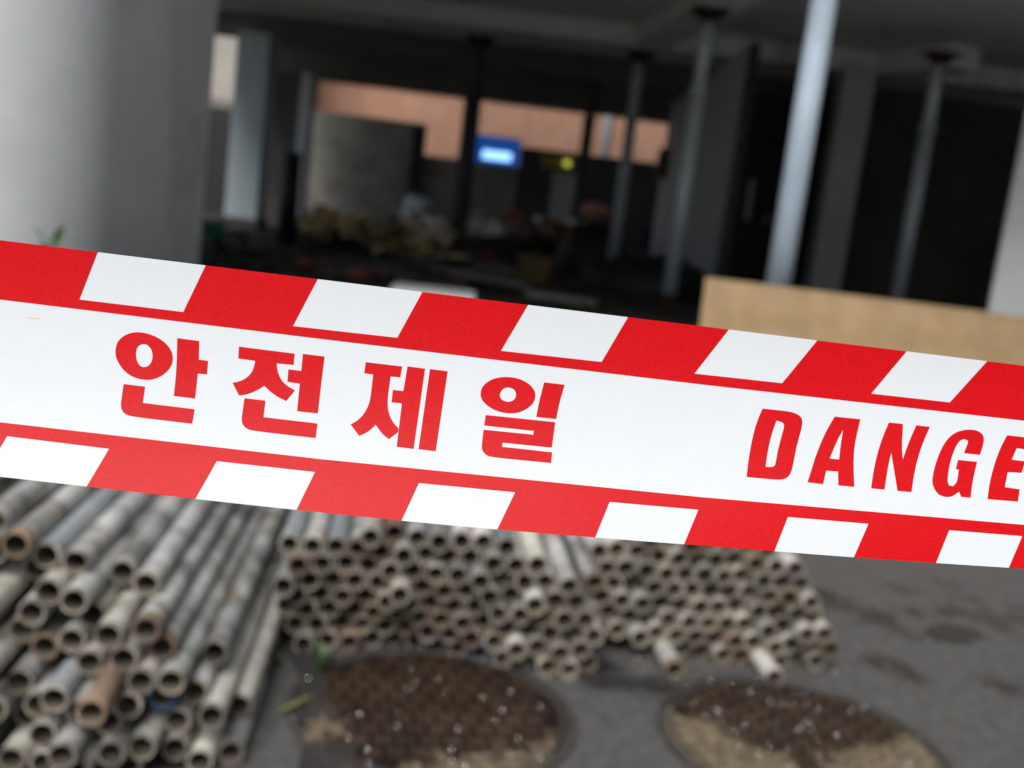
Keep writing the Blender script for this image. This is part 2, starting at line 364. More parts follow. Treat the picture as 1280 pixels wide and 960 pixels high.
KINDS = {k: pipe_mesh('pipe_' + k, 4.0, a, b) for k, a, b in (
    ('grey', 'pipe', 'pipe_rim'), ('bluish', 'pipe_blue', 'pipe_rim'), ('pale', 'pipe_pale', 'pipe_rim'),
    ('rusty', 'pipe_rust', 'pipe_rust'), ('rimmed', 'pipe', 'pipe_rust'), ('painted', 'pipe', 'paint_blue'))}
WORDS = {'grey': 'weathered grey scaffold pipe', 'bluish': 'bluish grey scaffold pipe', 'pale': 'pale cement splashed scaffold pipe',
         'rusty': 'rusty brown scaffold pipe', 'rimmed': 'rusty mouthed grey scaffold pipe', 'painted': 'blue mouthed scaffold pipe'}
def inside(poly, x, y):
    c = False; j = len(poly) - 1
    for i in range(len(poly)):
        xi, yi = poly[i]; xj, yj = poly[j]
        if (yi > y) != (yj > y) and x < (xj - xi) * (y - yi) / (yj - yi) + xi: c = not c
        j = i
    return c
class Plane:    # vertical plane of the pipe mouths, square to the pipes
    def __init__(s, px, py, z):
        s.o = on_z(px, py, z); s.o.z = 0; s.u = Vector((math.cos(AZ), -math.sin(AZ), 0))
    def hit(s, px, py):
        d = ray(px, py); t = (s.o - CAM).dot(PD) / d.dot(PD); p = CAM + d * t
        return (p - s.o).dot(s.u), p.z
    def pt(s, a, z, t=0):
        return s.o + s.u * a + Vector((0, 0, z)) + PD * t
used = {}
def lay(pl, a, z, t, kind, where, special=None, jit=.0):
    o = bpy.data.objects.new('scaffold_pipe', KINDS[kind])
    o.location = pl.pt(a, z, t)
    o.rotation_euler = (0, random.uniform(0, 6.28), -AZ + random.uniform(-jit, jit))
    o.rotation_mode = 'YXZ'
    link(o)
    return tag(o, special or (WORDS[kind] + ' ' + where), 'pipe', 'scaffold pipes ' + where)
def pick(wts):
    return random.choices(list(wts), list(wts.values()))[0]

# --- left heap
PL = Plane(285, 950, .0243)
hand = [(24,677),(53,699),(61,740),(99,744),(16,740),(38,768),(24,800),(48,818),(105,790),(137,792),(188,778),(85,816),(158,820),
 (200,818),(216,841),(127,857),(172,849),(152,885),(192,879),(236,881),(38,889),(79,877),(16,869),(263,893),(214,911),(131,917),
 (44,934),(75,944),(135,946),(180,932),(214,945),(250,952),(285,950),(-14,655),(-22,700),(-20,760),(-16,830),(-20,900),(108,900),(106,840)]
def face(a, z): return -.42 * max(0, .36 - z) * min(1, max(0, (-a - .03) / .18))
def hit2(px, py):
    t = 0
    for _ in range(12):
        d = ray(px, py); o2 = PL.o + PD * t; k = (o2 - CAM).dot(PD) / d.dot(PD); p = CAM + d * k
        a, z = (p - PL.o).dot(PL.u), p.z; t = t * .5 + face(a, z) * .5
    return a, z
pts = [list(hit2(*h)) + [i] for i, h in enumerate(hand)]
env = [(24,658),(112,720),(197,752),(272,866),(296,945),(330,1120),(-420,1050),(-420,560),(-200,590),(-60,620)]
MIN = .0498
random.seed(11)
tries = 0
while tries < 40000:
    tries += 1
    a = random.uniform(-.95, .02); z = random.uniform(.0243, .56)
    q = project(PL.pt(a, z, face(a, z)))
    if not inside(env, *q): continue
    if all((a - p[0]) ** 2 + (z - p[1]) ** 2 > (MIN * .99) ** 2 for p in pts): pts.append([a, z, 99])
for it in range(160):
    for i in range(len(pts)):
        for j in range(i):
            dx = pts[i][0] - pts[j][0]; dz = pts[i][1] - pts[j][1]; d = math.hypot(dx, dz)
            if d < MIN and d > 1e-6:
                k = (MIN - d) / d / 2; pts[i][0] += dx * k; pts[i][1] += dz * k; pts[j][0] -= dx * k; pts[j][1] -= dz * k
    for p in pts: p[1] = max(p[1], PR)
special_l = {0: 'rimmed', 15: 'rusty', 18: 'painted', 9: 'pale', 3: 'grey', 1: 'bluish', 21: 'bluish', 10: 'rimmed', 13: 'rimmed'}
for a, z, i in pts:
    kind = special_l.get(i) or pick({'grey': 5, 'bluish': 1, 'pale': 3, 'rusty': .12, 'rimmed': 1})
    t = face(a, z) + {15: -.10, 4: .12, 7: .05, 1: .02}.get(i, random.uniform(-.035, .05) if i < 99 else random.uniform(.02, .12))
    sp = {15: 'wide rusty pipe mouth sticking out in the middle of the left heap', 18: 'blue mouthed scaffold pipe low in the left heap',
          0: 'rust mouthed scaffold pipe on the upper left of the left heap', 9: 'cream cement splashed pipe lying on top of the left heap',
          32: 'lowest right hand pipe of the left heap lying on the road'}.get(i)
    if not sp:
        hb = 'lowest' if z < .12 else 'lower' if z < .22 else 'middle' if z < .32 else 'upper' if z < .42 else 'top'
        sp = f"{WORDS[kind]}, {'far left' if a < -.42 else 'left' if a < -.25 else 'right'} side, {hb} layer of the left heap"
    lay(PL, a, z, t, kind, 'in the left heap', sp, jit=.004)

ORD = ['bottom', 'second', 'third', 'fourth', 'fifth', 'sixth', 'seventh', 'eighth', 'ninth', 'tenth', 'eleventh', 'twelfth']
def stack(PLN, env, where, kinds, a0, a1, rows, pitch, seed, prot=(), skip=.0, clear=None, rowh=None, back=None):
    random.seed(seed)
    rh = rowh or math.sqrt(max((2 * PR * 1.005) ** 2 - (pitch / 2) ** 2, 1e-6))
    n = 0; cand = []
    for j in range(rows):
        a = a0 + (pitch / 2 if j % 2 else 0)
        while a < a1:
            z = PR + j * rh; t = back(a, j) if back else 0
            q = project(PLN.pt(a, z, t))
            if inside(env, *q): cand.append((a, z, t, q, j))
            elif where.endswith('right stack') and inside(UNDER, *q): cand.append((a, z, .30, q, j))
            a += pitch
    ids = {}
    for (px, py, kind, t, lab) in prot:
        c = min(range(len(cand)), key=lambda i: (cand[i][3][0] - px) ** 2 + (cand[i][3][1] - py) ** 2); ids[c] = (kind, t, lab)
    al = [c[0] for c in cand]; lo_, hi_ = min(al), max(al)
    for i, (a, z, t, q, j) in enumerate(cand):
        kind, dt, lab = ids.get(i, (pick(kinds), random.gauss(0, .017), None))
        side = ['left', 'middle', 'right'][min(2, int((a - lo_) / (hi_ - lo_ + 1e-6) * 3))]
        if not lab: lab = f"{WORDS[kind]}, {side} of {ORD[j]} row{'' if j == 0 else ' up'} {where}"
        lay(PLN, a + random.uniform(-.0008, .0008), z, t + dt, kind, where, lab, jit=.001)
    return len(cand)
PM = Plane(415, 811, PR)
env_m = [(345,700),(372,668),(400,664),(600,676),(640,684),(668,690),(700,718),(735,745),(752,800),(748,850),(680,860),(640,845),(380,838),(350,795),(340,750)]
nm = stack(PM, env_m, 'in the middle stack', {'grey': 5, 'bluish': 2, 'pale': 2.2, 'rusty': 1, 'rimmed': 1.8}, -.12, .85, 9, .0527, 3,
  prot=((494,731,'pale',-.07,'pale pipe sticking out of the face of the middle stack'), (362,733,'bluish',-.06,'bluish pipe sticking out at the left edge of the middle stack'),
        (613,751,'pale',-.03,'pale pipe standing slightly proud right of centre in the middle stack'), (716,745,'rusty',0,'orange rusted pipe at the top right of the middle stack'),
        (712,835,'bluish',-.02,'lowest right hand pipe of the middle stack'), (600,812,'painted',0,'blue painted pipe mouth near the bottom of the middle stack')),
  back=lambda a, j: .013 * max(0, 5.5 - j) * min(1, max(0, (.42 - a) / .12)) * min(1, max(.35, (a + .08) / .1)))
UNDER = [(728,770),(760,790),(815,800),(850,835),(848,850),(728,850)]
PRR = Plane(1012, 827, PR)
env_r = [(736,700),(760,672),(800,668),(940,680),(985,695),(1015,722),(1042,775),(1038,815),(1015,842),(940,838),(850,842),(812,806),(745,792),(730,740)]
nr = stack(PRR, env_r, 'in the right stack', {'grey': 6, 'bluish': 1.5, 'pale': 3, 'rusty': .7, 'rimmed': 1.4}, -.80, .15, 11, .0512, 5,
  prot=((940,830,'pale',-.12,'pale pipe sticking far out at the bottom of the right stack'), (828,818,'rimmed',-.12,'rusty tipped pipe sticking out at the bottom left of the right stack'),
        (960,782,'bluish',-.03,'bluish pipe mouth in the lower right of the right stack')), back=lambda a, j: 0)
print('PIPES', len(pts), nm, nr)

# ================================================================ manholes
def iron_mat(name, dx, dy, kx, off, c1=(.026, .016, .010), c2=(.062, .040, .026)):
    m = mat(name, c1, c2, 9, .38, .001, 120)
    N = m.node_tree.nodes; L = m.node_tree.links; P = N['Principled BSDF']
    old = P.inputs['Base Color'].links[0].from_socket
    tc = N.new('ShaderNodeTexCoord'); sx = N.new('ShaderNodeSeparateXYZ'); L.new(tc.outputs['Object'], sx.inputs[0])
    def mth(op, a, b=None):
        q = N.new('ShaderNodeMath'); q.operation = op
        for i, v in enumerate((a, b)):
            if v is None: continue
            if isinstance(v, (int, float)): q.inputs[i].default_value = v
            else: L.new(v, q.inputs[i])
        return q.outputs[0]
    lin = mth('ADD', mth('MULTIPLY', sx.outputs[0], dx), mth('MULTIPLY', sx.outputs[1], dy))
    lin = mth('ADD', lin, mth('MULTIPLY', mth('ABSOLUTE', sx.outputs[0]), kx))
    def nz(sc):
        n = N.new('ShaderNodeTexNoise'); n.inputs['Scale'].default_value = sc; n.inputs['Detail'].default_value = 8; n.inputs['Roughness'].default_value = .7
        L.new(tc.outputs['Object'], n.inputs['Vector']); return n.outputs[0]
    f = mth('ADD', lin, mth('MULTIPLY', mth('SUBTRACT', nz(11), .5), .42))
    mr = N.new('ShaderNodeMapRange'); mr.inputs[1].default_value = off; mr.inputs[2].default_value = off + .045; L.new(f, mr.inputs[0])
    r2 = N.new('ShaderNodeMapRange'); r2.inputs[1].default_value = .35; r2.inputs[2].default_value = .65; L.new(nz(45), r2.inputs[0])
    sc = N.new('ShaderNodeMix'); sc.data_type = 'RGBA'; L.new(r2.outputs[0], sc.inputs[0]); sc.inputs[6].default_value = (.075, .055, .032, 1); sc.inputs[7].default_value = (.22, .175, .11, 1)
    mx = N.new('ShaderNodeMix'); mx.data_type = 'RGBA'; L.new(mr.outputs[0], mx.inputs[0]); L.new(old, mx.inputs[6]); L.new(sc.outputs[2], mx.inputs[7])
    L.new(mx.outputs[2], P.inputs['Base Color'])
    rr = N.new('ShaderNodeMapRange'); rr.inputs[3].default_value = .36; rr.inputs[4].default_value = .92; L.new(mr.outputs[0], rr.inputs[0]); L.new(rr.outputs[0], P.inputs['Roughness'])
    return m
def manhole(c, r, rot, label, ia):
    im = iron_mat(*ia); ig = iron_mat(ia[0] + '_grooves', *ia[1:], c1=(.008, .005, .004), c2=(.018, .012, .008))
    e = empty('manhole_cover', (c.x, c.y, .004))
    bm = bmesh.new(); n = 72
    def ring(prof, m_, nm):
        bm = bmesh.new()
        rings = [[bm.verts.new((q * math.cos(2 * math.pi * k / n), q * math.sin(2 * math.pi * k / n), z)) for k in range(n)] for q, z in prof]
        for j in range(len(prof) - 1):
            for k in range(n): bm.faces.new((rings[j][k], rings[j][(k + 1) % n], rings[j + 1][(k + 1) % n], rings[j + 1][k]))
        return obj(nm, bm, m_, e)
    ring([(r + .022, 0), (r + .020, .003), (r + .008, .003), (r + .006, -.003), (r, -.003)], M['iron_rim'], 'frame')
    bm = bmesh.new(); cyl(bm, (0, 0, -.003), (0, 0, .001), r - .002, n=72); obj('plate', bm, ig, e)
    bm = bmesh.new(); g = .048; k = int(r / g) + 3; cr, sr = math.cos(rot), math.sin(rot); R3 = Matrix.Rotation(rot, 3, 'Z')
    for i in range(-k, k + 1):
        for j in range(-k, k + 1):
            x, y = (i + (.5 if j % 2 else 0)) * g, j * g
            if math.hypot(x, y) < r - .028: bx(bm, (x * cr - y * sr, x * sr + y * cr, 0.0035), (g * .80, g * .74, .006), rot=R3)
    o = obj('grip_studs', bm, im, e); o['kind'] = 'stuff'
    ring([(r - .016, .001), (r - .0155, .004), (r - .008, .004), (r - .0075, .001)], M['iron_rim'], 'rim_ring')
    return tag(e, label, 'manhole cover', 'manhole covers in the road')
manhole(on_z(541, 889, 0), .295, R(12), 'round iron manhole cover under the mouths of the middle stack', ('cast_iron_middle', .42, -.9, .0, .19))
manhole(on_z(1003, 930, 0), .305, R(-15), 'round iron manhole cover in front of the right stack', ('cast_iron_right', .05, -1.0, .75, .10))
# dried sediment patches on the covers: irregular low lenses
def blob(pxs, z, m, name, label, cat, h=.004, rough=.3, seed=1):
    rnd = random.Random(seed); pts2 = [on_z(x, y, z) for x, y in pxs]; c = sum(pts2, Vector()) / len(pts2)
    ring = []
    N_ = len(pts2)
    for i in range(N_):
        p, q = pts2[i], pts2[(i + 1) % N_]
        for k in range(6):
            s = k / 6; v = p.lerp(q, s); v = c + (v - c) * (1 + rnd.uniform(-rough, rough) * .35); ring.append(v)
    bm = bmesh.new(); loc = Vector((c.x, c.y, z))
    rr = [[bm.verts.new((v.x - c.x) * s * (1 + rnd.uniform(-.03, .03)) + 0 * 1.0 if False else Vector(((v.x - c.x) * s, (v.y - c.y) * s, h * (1 - s ** 3) + (rnd.uniform(0, h * .35) if s < 1 else 0)))) for v in ring] for s in (1, .85, .6, .3)]
    n = len(ring)
    for j in range(3):
        for k in range(n): bm.faces.new((rr[j][k], rr[j][(k + 1) % n], rr[j + 1][(k + 1) % n], rr[j + 1][k]))
    ctr = bm.verts.new((0, 0, h)); 
    for k in range(n): bm.faces.new((rr[3][k], rr[3][(k + 1) % n], ctr))
    o = obj(name, bm, m, None, True); o.location = loc
    return o
tag(blob([(385, 895), (402, 892), (418, 903), (436, 905), (432, 922), (412, 936), (388, 930), (380, 912)], .006, M['sand'], 'sediment', '', '', h=.006, rough=1.1, seed=4), 'small tan clod of dried silt beside the middle manhole cover', 'sediment', kind='stuff')
tag(blob([(350, 800), (372, 842), (384, 905), (372, 960), (430, 975), (452, 940), (415, 870), (402, 836), (420, 815)], .004, M['dirt'], 'dirt_patch', '', '', h=.006, seed=9), 'dark damp dirt between the left heap and the middle manhole cover', 'dirt', kind='stuff')
# water drops
tag(blob([(1150, 785), (1175, 778), (1215, 785), (1235, 797), (1205, 806), (1165, 800)], .001, M['stain'], 'stain', '', '', h=.0015, seed=31), 'dark wet stain on the asphalt at lower right', 'stain', kind='stuff')
tag(blob([(1005, 738), (1030, 735), (1050, 745), (1035, 755), (1012, 750)], .001, M['stain'], 'stain', '', '', h=.0015, seed=32), 'small dark stain on the asphalt right of the right stack', 'stain', kind='stuff')
bm = bmesh.new(); rd = random.Random(5)
spots = [(514,835),(519,852),(638,865),(556,865),(603,872),(628,888),(660,883),(675,882),(620,902),(648,922),(634,941),(641,943),(436,897),(450,893),(498,889),(436,923),(582,957),(385,848),
 (844,845),(859,860),(868,880),(888,852),(915,853),(895,888),(900,890),(963,877),(972,903),(970,846),(1010,862),(1015,905),(1008,902),(1000,911),(1014,912),(1043,840),(919,915),(931,932),(924,934),(945,940),(964,938),(985,936),(1064,888),(1046,918),(962,930),(805,820),(797,823),(808,830),(882,895),(995,866),(1005,870)]
spots += [(rd.gauss(560, 85), rd.uniform(845, 960)) for _ in range(12)] + [(rd.gauss(975, 70), rd.uniform(845, 960)) for _ in range(16)]
for (x, y) in spots:
    p = on_z(x, y, .011); r = rd.uniform(.0020, .0040)
    q = bmesh.ops.create_icosphere(bm, subdivisions=2, radius=r)
    bmesh.ops.translate(bm, vec=p, verts=q['verts'])
tag(obj('water_drops', bm, M['water'], smooth=True), 'small bright rain drops splashing on the manhole covers', 'water drops', kind='stuff')

bm = bmesh.new(); rd = random.Random(17)
for _ in range(1100):
    x = rd.uniform(-.8, 1.7); y = rd.uniform(1.6, 3.9); q = rd.uniform(.0015, .005) * (1.6 if rd.random() < .06 else 1)
    bmesh.ops.create_icosphere(bm, subdivisions=1, radius=q, matrix=Matrix.Translation((x, y, .001)) @ Matrix.Diagonal((1, rd.uniform(.6, 1.2), .5, 1)))
tag(obj('grit', bm, M['sand']), 'loose tan grit and crumbs scattered over the road', 'grit', kind='stuff')
# leaves, grass blade, weeds
def leafmesh(L, W, n=5, bend=.3, lobes=False):
    bm = bmesh.new(); prev = None
    for i in range(n + 1):
        s = i / n; w_ = W * math.sin(math.pi * min(.98, s * .92 + .06)); z = bend * L * math.sin(math.pi * s * .6) * s
        row = [bm.verts.new((-w_ / 2, s * L, z + w_ * .15)), bm.verts.new((0, s * L, z)), bm.verts.new((w_ / 2, s * L, z + w_ * .15))]
        if prev:
            for k in (0, 1): bm.faces.new((prev[k], prev[k + 1], row[k + 1], row[k]))
        prev = row
    return bm
p = on_z(342, 893, .01); q = on_z(392, 872, .02)
bm = leafmesh((q - p).length, .012, 6, .15); o = obj('grass_blade', bm, M['blade']); o.location = (p.x, p.y, .012); d = q - p
o.rotation_euler.z = math.atan2(-d.x, d.y); tag(o, 'yellow green grass blade on the road beside the left heap', 'grass blade')
def weed(p, h, n, label, seed):
    rd = random.Random(seed); e = empty('weed', tuple(p))
    bm = bmesh.new(); cyl(bm, (0, 0, 0), (0, 0, h * .6), .003, .002, n=6); obj('stem', bm, M['leaf'], e)
    for i in range(n):
        o = obj('leaf', leafmesh(h * rd.uniform(.4, .6), h * .25), M['leaf'], e)
        o.location = (0, 0, h * .6 * (i + 1) / n); o.rotation_euler = (rd.uniform(.2, .9), 0, i * 2.4 + rd.random())
    return tag(e, label, 'weed')
weed(on_z(400, 843, .005), .07, 6, 'tiny green weed left of the middle manhole cover', 1)
weed(on_z(338, 838, .002), .06, 6, 'tiny green weed at the right foot of the left heap', 2)
p = at(66, 296, 4.30); H_ = p.z; rd = random.Random(3)
wd = empty('tall_weed', (p.x - .02, 4.30, 0))
bm = bmesh.new(); cyl(bm, (0, 0, 0), (.02, 0, H_), .006, .003, n=6); obj('stem', bm, M['leaf'], wd)
for i in range(34):
    s_ = .25 + .75 * i / 33
    o = obj('leaf', leafmesh(rd.uniform(.07, .11), .04), M['leaf'], wd)
    o.location = (.02 * s_, 0, H_ * s_ - .02); o.rotation_euler = (rd.uniform(.1, .9), 0, i * 2.4 + rd.random())
tag(wd, 'leafy green weed against the near white wall', 'weed')

# ================================================================ debris inside
bm = bmesh.new(); rd = random.Random(3)
def mound(bm, c, rx, ry, h, n=22):
    vs = {}
    for i in range(n + 1):
        for j in range(n + 1):
            x = (i / n * 2 - 1); y = (j / n * 2 - 1); r2 = x * x + y * y
            z = h * max(0, 1 - r2) ** .8 * rd.uniform(.6, 1.1)
            vs[i, j] = bm.verts.new((c[0] + x * rx, c[1] + y * ry, FL + .004 + z))
    for i in range(n):
        for j in range(n): bm.faces.new((vs[i, j], vs[i + 1, j], vs[i + 1, j + 1], vs[i, j + 1]))
def wz(px, py, Y): return at(px, py, Y)
mound(bm, (-2.0, 14.6), 1.5, 1.6, .42); mound(bm, (.35, 16.6), 2.0, 1.0, .35)
tag(obj('rubble', bm, M['dirt']), 'dark heap of rubble and soil under the scraps', 'rubble', kind='stuff')
bm = bmesh.new(); rd = random.Random(4)
for _ in range(900):
    x = rd.uniform(-4.2, 2.0); y = rd.uniform(8.0, 16); s = rd.uniform(.02, .07)
    bx(bm, (x, y, FL + s * .3), (s, s * rd.uniform(.5, 1.4), s * .6), rot=Matrix.Rotation(rd.random() * 3, 3, 'Z'), jit=s * .15)
tag(obj('floor_gravel', bm, M['dirt']), 'scattered crumbs of broken concrete on the undercroft floor', 'gravel', kind='stuff')

def scrap(px, py, Y, size, m, name, label, cat, rot=None, group=None):
    p = wz(px, py, Y); rot = rot or (random.uniform(-.5, .5), random.uniform(-.5, .5), random.uniform(0, 3))
    bm = bmesh.new(); bx(bm, (0, 0, 0), size, jit=min(size) * .12, bev=min(size) * .08)
    o = obj(name, bm, M[m]); o.location = p; o.rotation_euler = rot
    return tag(o, label, cat, group)
random.seed(21)
G1 = 'wood scraps heaped before the yard wall'
for k in range(170):
    t = random.random(); px = 380 + 186 * t ** .85 + random.uniform(-6, 6)
    yt = 264 + 20 * t; py = yt + random.uniform(0, 1) * (38 if t > .3 else 28)
    scrap(px, py, 14.0 + random.uniform(-.9, .5) - (py - 270) * .02, (random.uniform(.10, .45), random.uniform(.05, .16), random.uniform(.015, .04)), random.choice(['wood', 'wood', 'wood_pale', 'wood_pale', 'brown']), 'wood_scrap', 'yellowish scrap of timber in the heap left of the darkest prop', 'wood scrap', group=G1)
G2 = 'pale scraps in the debris heap'
for (px, py, s) in ((400,270,.16),(425,266,.14),(447,268,.16),(412,290,.14),(388,288,.12),(432,284,.1),(470,276,.1),(545,280,.16),(536,276,.12)):
    scrap(px, py, 13.6, (s * 1.5, s, s * .7), 'scrap_white', 'plaster_lump', 'whitish lump of plaster among the timber scraps', 'plaster lump', group=G2)
scrap(514, 268, 14.2, (.22, .2, .16), 'scrap_white', 'white_bag', 'bright white crumpled bag on the heap left of the darkest prop', 'bag')
scrap(522, 254, 14.8, (.34, .2, .16), 'scrap_white', 'white_bag', 'pale bag highest on the heap left of the darkest prop', 'bag')
scrap(402, 266, 13.2, (.17, .14, .18), 'wood', 'yellow_box', 'small bright yellow box at the left of the debris heap', 'box')
scrap(592, 283, 14.2, (.24, .2, .14), 'scrap_white', 'white_bag', 'white bag just right of the darkest prop', 'bag')
G3 = 'mixed scraps on the rear heap'
for k in range(44):
    px = random.uniform(590, 730); py = 268 + (px - 600) * .1 + random.uniform(0, 22)
    scrap(px, py, 16 + random.uniform(-.3, .5), (random.uniform(.1, .35), random.uniform(.08, .2), random.uniform(.05, .14)), random.choice(['scrap_grey', 'scrap_grey', 'brown', 'scrap_white', 'scrap_red', 'scrap_grey']), 'rubble_scrap', 'grey or brown scrap on the rear heap right of the darkest prop', 'rubble scrap', group=G3)
G4 = 'broken slabs on the dark floor'
for k in range(26):
    px = random.uniform(385, 560); py = 318 + (px - 385) * .1 + random.uniform(-4, 22)
    Y = (EYE - FL - .04) / (-(ray(px, py).z) / ray(px, py).y)
    scrap(px, py, Y, (random.uniform(.15, .6), random.uniform(.05, .3), random.uniform(.03, .07)), random.choice(['scrap_grey', 'dark_concrete', 'scrap_red', 'dark_concrete']), 'slab_scrap', 'dull broken slab or board on the dark floor left of the darkest prop', 'slab scrap', rot=(0, random.uniform(-.1, .1), random.uniform(-.6, .9)), group=G4)
for (px, py, s, m, lab) in ((600, 345, (.75, .7, .06), 'scrap_grey', 'broad grey slab lying at the foot of the darkest prop'), (625, 336, (.5, .5, .05), 'scrap_grey', 'grey slab behind the broad slab right of the darkest prop'),
    (535, 330, (.2, 1.3, .04), 'scrap_grey', 'long grey board sloping on the floor left of the darkest prop'), (700, 372, (.6, .2, .06), 'scrap_grey', 'grey slab lying left of the grey prop with the red foot'), (600, 318, (.4, .2, .08), 'scrap_red', 'reddish slab right of the darkest prop foot')):
    Y = (EYE - FL - .08) / (-(ray(px, py).z) / ray(px, py).y)
    scrap(px, py, Y, s, m, 'floor_slab', lab, 'slab', rot=(0, .05, .35))
d = ray(543, 366); Y = (EYE - FL - .10) / (-(d.z) / d.y)
scrap(543, 366, Y, (.60, .55, .05), 'scrap_white', 'foam_board', 'white foam board lying just above the tape edge', 'foam board', rot=(0, 0, .05))
scrap(668, 338, 10.8, (.30, .25, .28), 'brown', 'brown_crate', 'dull brown crate in the shade right of the grey slabs', 'crate', rot=(0, 0, .2))
# black heap and pink sack
bm = bmesh.new(); bmesh.ops.create_icosphere(bm, subdivisions=3, radius=1)
rd = random.Random(8)
for v in bm.verts: v.co = Vector((v.co.x * .55, v.co.y * .45, v.co.z * .72)) * rd.uniform(.93, 1.06)
o = obj('covered_heap', bm, M['black'], smooth=True); p = at(745, 300, 14.3); o.location = (p.x, 14.3, FL + .0); tag(o, 'black sheet covered heap carrying the pink sack', 'heap')
bm = bmesh.new(); bmesh.ops.create_icosphere(bm, subdivisions=3, radius=1)
for v in bm.verts: v.co = Vector((v.co.x * .20, v.co.y * .18, v.co.z * .12)) * rd.uniform(.96, 1.03)
p = at(744, 264, 14.2); o = obj('sack', bm, M['pink'], smooth=True); o.location = p; tag(o, 'pink brown sack on top of the black heap', 'sack')
# dark heap right of the slim prop
bm = bmesh.new(); bmesh.ops.create_icosphere(bm, subdivisions=3, radius=1)
for v in bm.verts: v.co = Vector((v.co.x * .75, v.co.y * .5, v.co.z * .40)) * rd.uniform(.92, 1.06)
p = at(815, 345, 11.8); o = obj('covered_heap', bm, M['black'], smooth=True); o.location = (p.x, 12.0, FL + .05); tag(o, 'low black heap between the slim dim prop and the grey prop', 'heap')
# black roll standing at left
p = at(362, 250, 13.0)
rl = empty('rolled_mat', (p.x, 13.0, FL)); bm = bmesh.new(); cyl(bm, (0, 0, 0), (0, 0, at(364, 190, 13).z - FL), .12, .10, n=20); obj('roll', bm, M['black'], rl)
bm = bmesh.new(); cyl(bm, (0, 0, .5), (0, 0, .53), .122, n=20); obj('strap', bm, M['dark_concrete'], rl)
tag(rl, 'black rolled mat standing on end left of the debris heap', 'rolled mat')
scrap(262, 284, 10.5, (.28, .2, .14), 'scrap_green', 'green_box', 'dull green box at the foot of the pale left column', 'box', rot=(0, 0, .3))
scrap(285, 292, 11.5, (.45, .25, .08), 'scrap_grey', 'floor_slab', 'low grey slab in front of the pale left column', 'slab', rot=(0, 0, .2))
sfw = tag(obj('side_fence', span(-9.6, -5.6, 19.6, 19.75, FL - .01, at(275, 134, 19.6).z), M['black']), 'dark fence left of the pale column under the cream building', 'fence')

# ================================================================ caution tape
PXY = []
def top_y(x): return 300.2 + .1226 * x
def bot_y(x):
    k = [(-200, 572.5), (0, 596.0), (108, 608), (244, 623.6), (330, 633.2), (502, 651), (621, 662.0), (760, 673.2), (968, 689), (1067, 696.8), (1170, 703.8), (1261, 709.8), (1400, 718)]
    if x <= k[0][0]: return k[0][1] + (x - k[0][0]) * .115
    if x >= k[-1][0]: return k[-1][1] + (x - k[-1][0]) * .07
    for (a, b), (c, d) in zip(k, k[1:]):
        if a <= x <= c: return b + (d - b) * (x - a) / (c - a)
def bots(x): return sum(bot_y(x + dx) for dx in (-60, -30, 0, 30, 60)) / 5
def tape_pt(x, y, off=0):
    t = (y - top_y(x)) / (bots(x) - top_y(x))
    u = x / 1280; uc = min(max(u, -.2), 1.25)
    dep = .362 + .022 * u - (.019 + .014 * uc * uc) * t * t + .007 * t + .0009 * math.sin(u * 5.0) * (t - .3)
    p = at_depth(x, y, dep - off)
    return p
TP = empty('caution_tape', tuple(tape_pt(640, 520)))
X0, X1, DX, NV = -1500, 2820, 20, 24
bm = bmesh.new(); grid = []
x = X0
while x <= X1:
    col = []
    for j in range(NV + 1):
        y = top_y(x) + (bots(x) - top_y(x)) * j / NV
        col.append(bm.verts.new(tape_pt(x, y) - TP.location))
    grid.append(col); x += DX
for a, b in zip(grid, grid[1:]):
    for j in range(NV): bm.faces.new((a[j], a[j + 1], b[j + 1], b[j]))
film = obj('film', bm, M['white_film'], TP, True)
film['label'] = 'white glossy film'
def chaikin(p, n=1):
    for _ in range(n):
        q = []
        for i in range(len(p)):
            a, b = p[i], p[(i + 1) % len(p)]
            q += [(a[0] * .75 + b[0] * .25, a[1] * .75 + b[1] * .25), (a[0] * .25 + b[0] * .75, a[1] * .25 + b[1] * .75)]
        p = q
    return p
def chain(p):     # round only the shallow corners, keep the sharp ones
    out = []; n = len(p)
    for i in range(n):
        a, b, c = p[i - 1], p[i], p[(i + 1) % n]
        v1 = Vector((b[0] - a[0], b[1] - a[1])); v2 = Vector((c[0] - b[0], c[1] - b[1]))
        ang = abs(v1.angle_signed(v2)) if v1.length and v2.length else 0
        if R(4) < ang < R(38):
            k = .25; out += [(b[0] - v1.x * k, b[1] - v1.y * k), (b[0] + v2.x * k, b[1] + v2.y * k)]
        else: out.append(b)
    return out
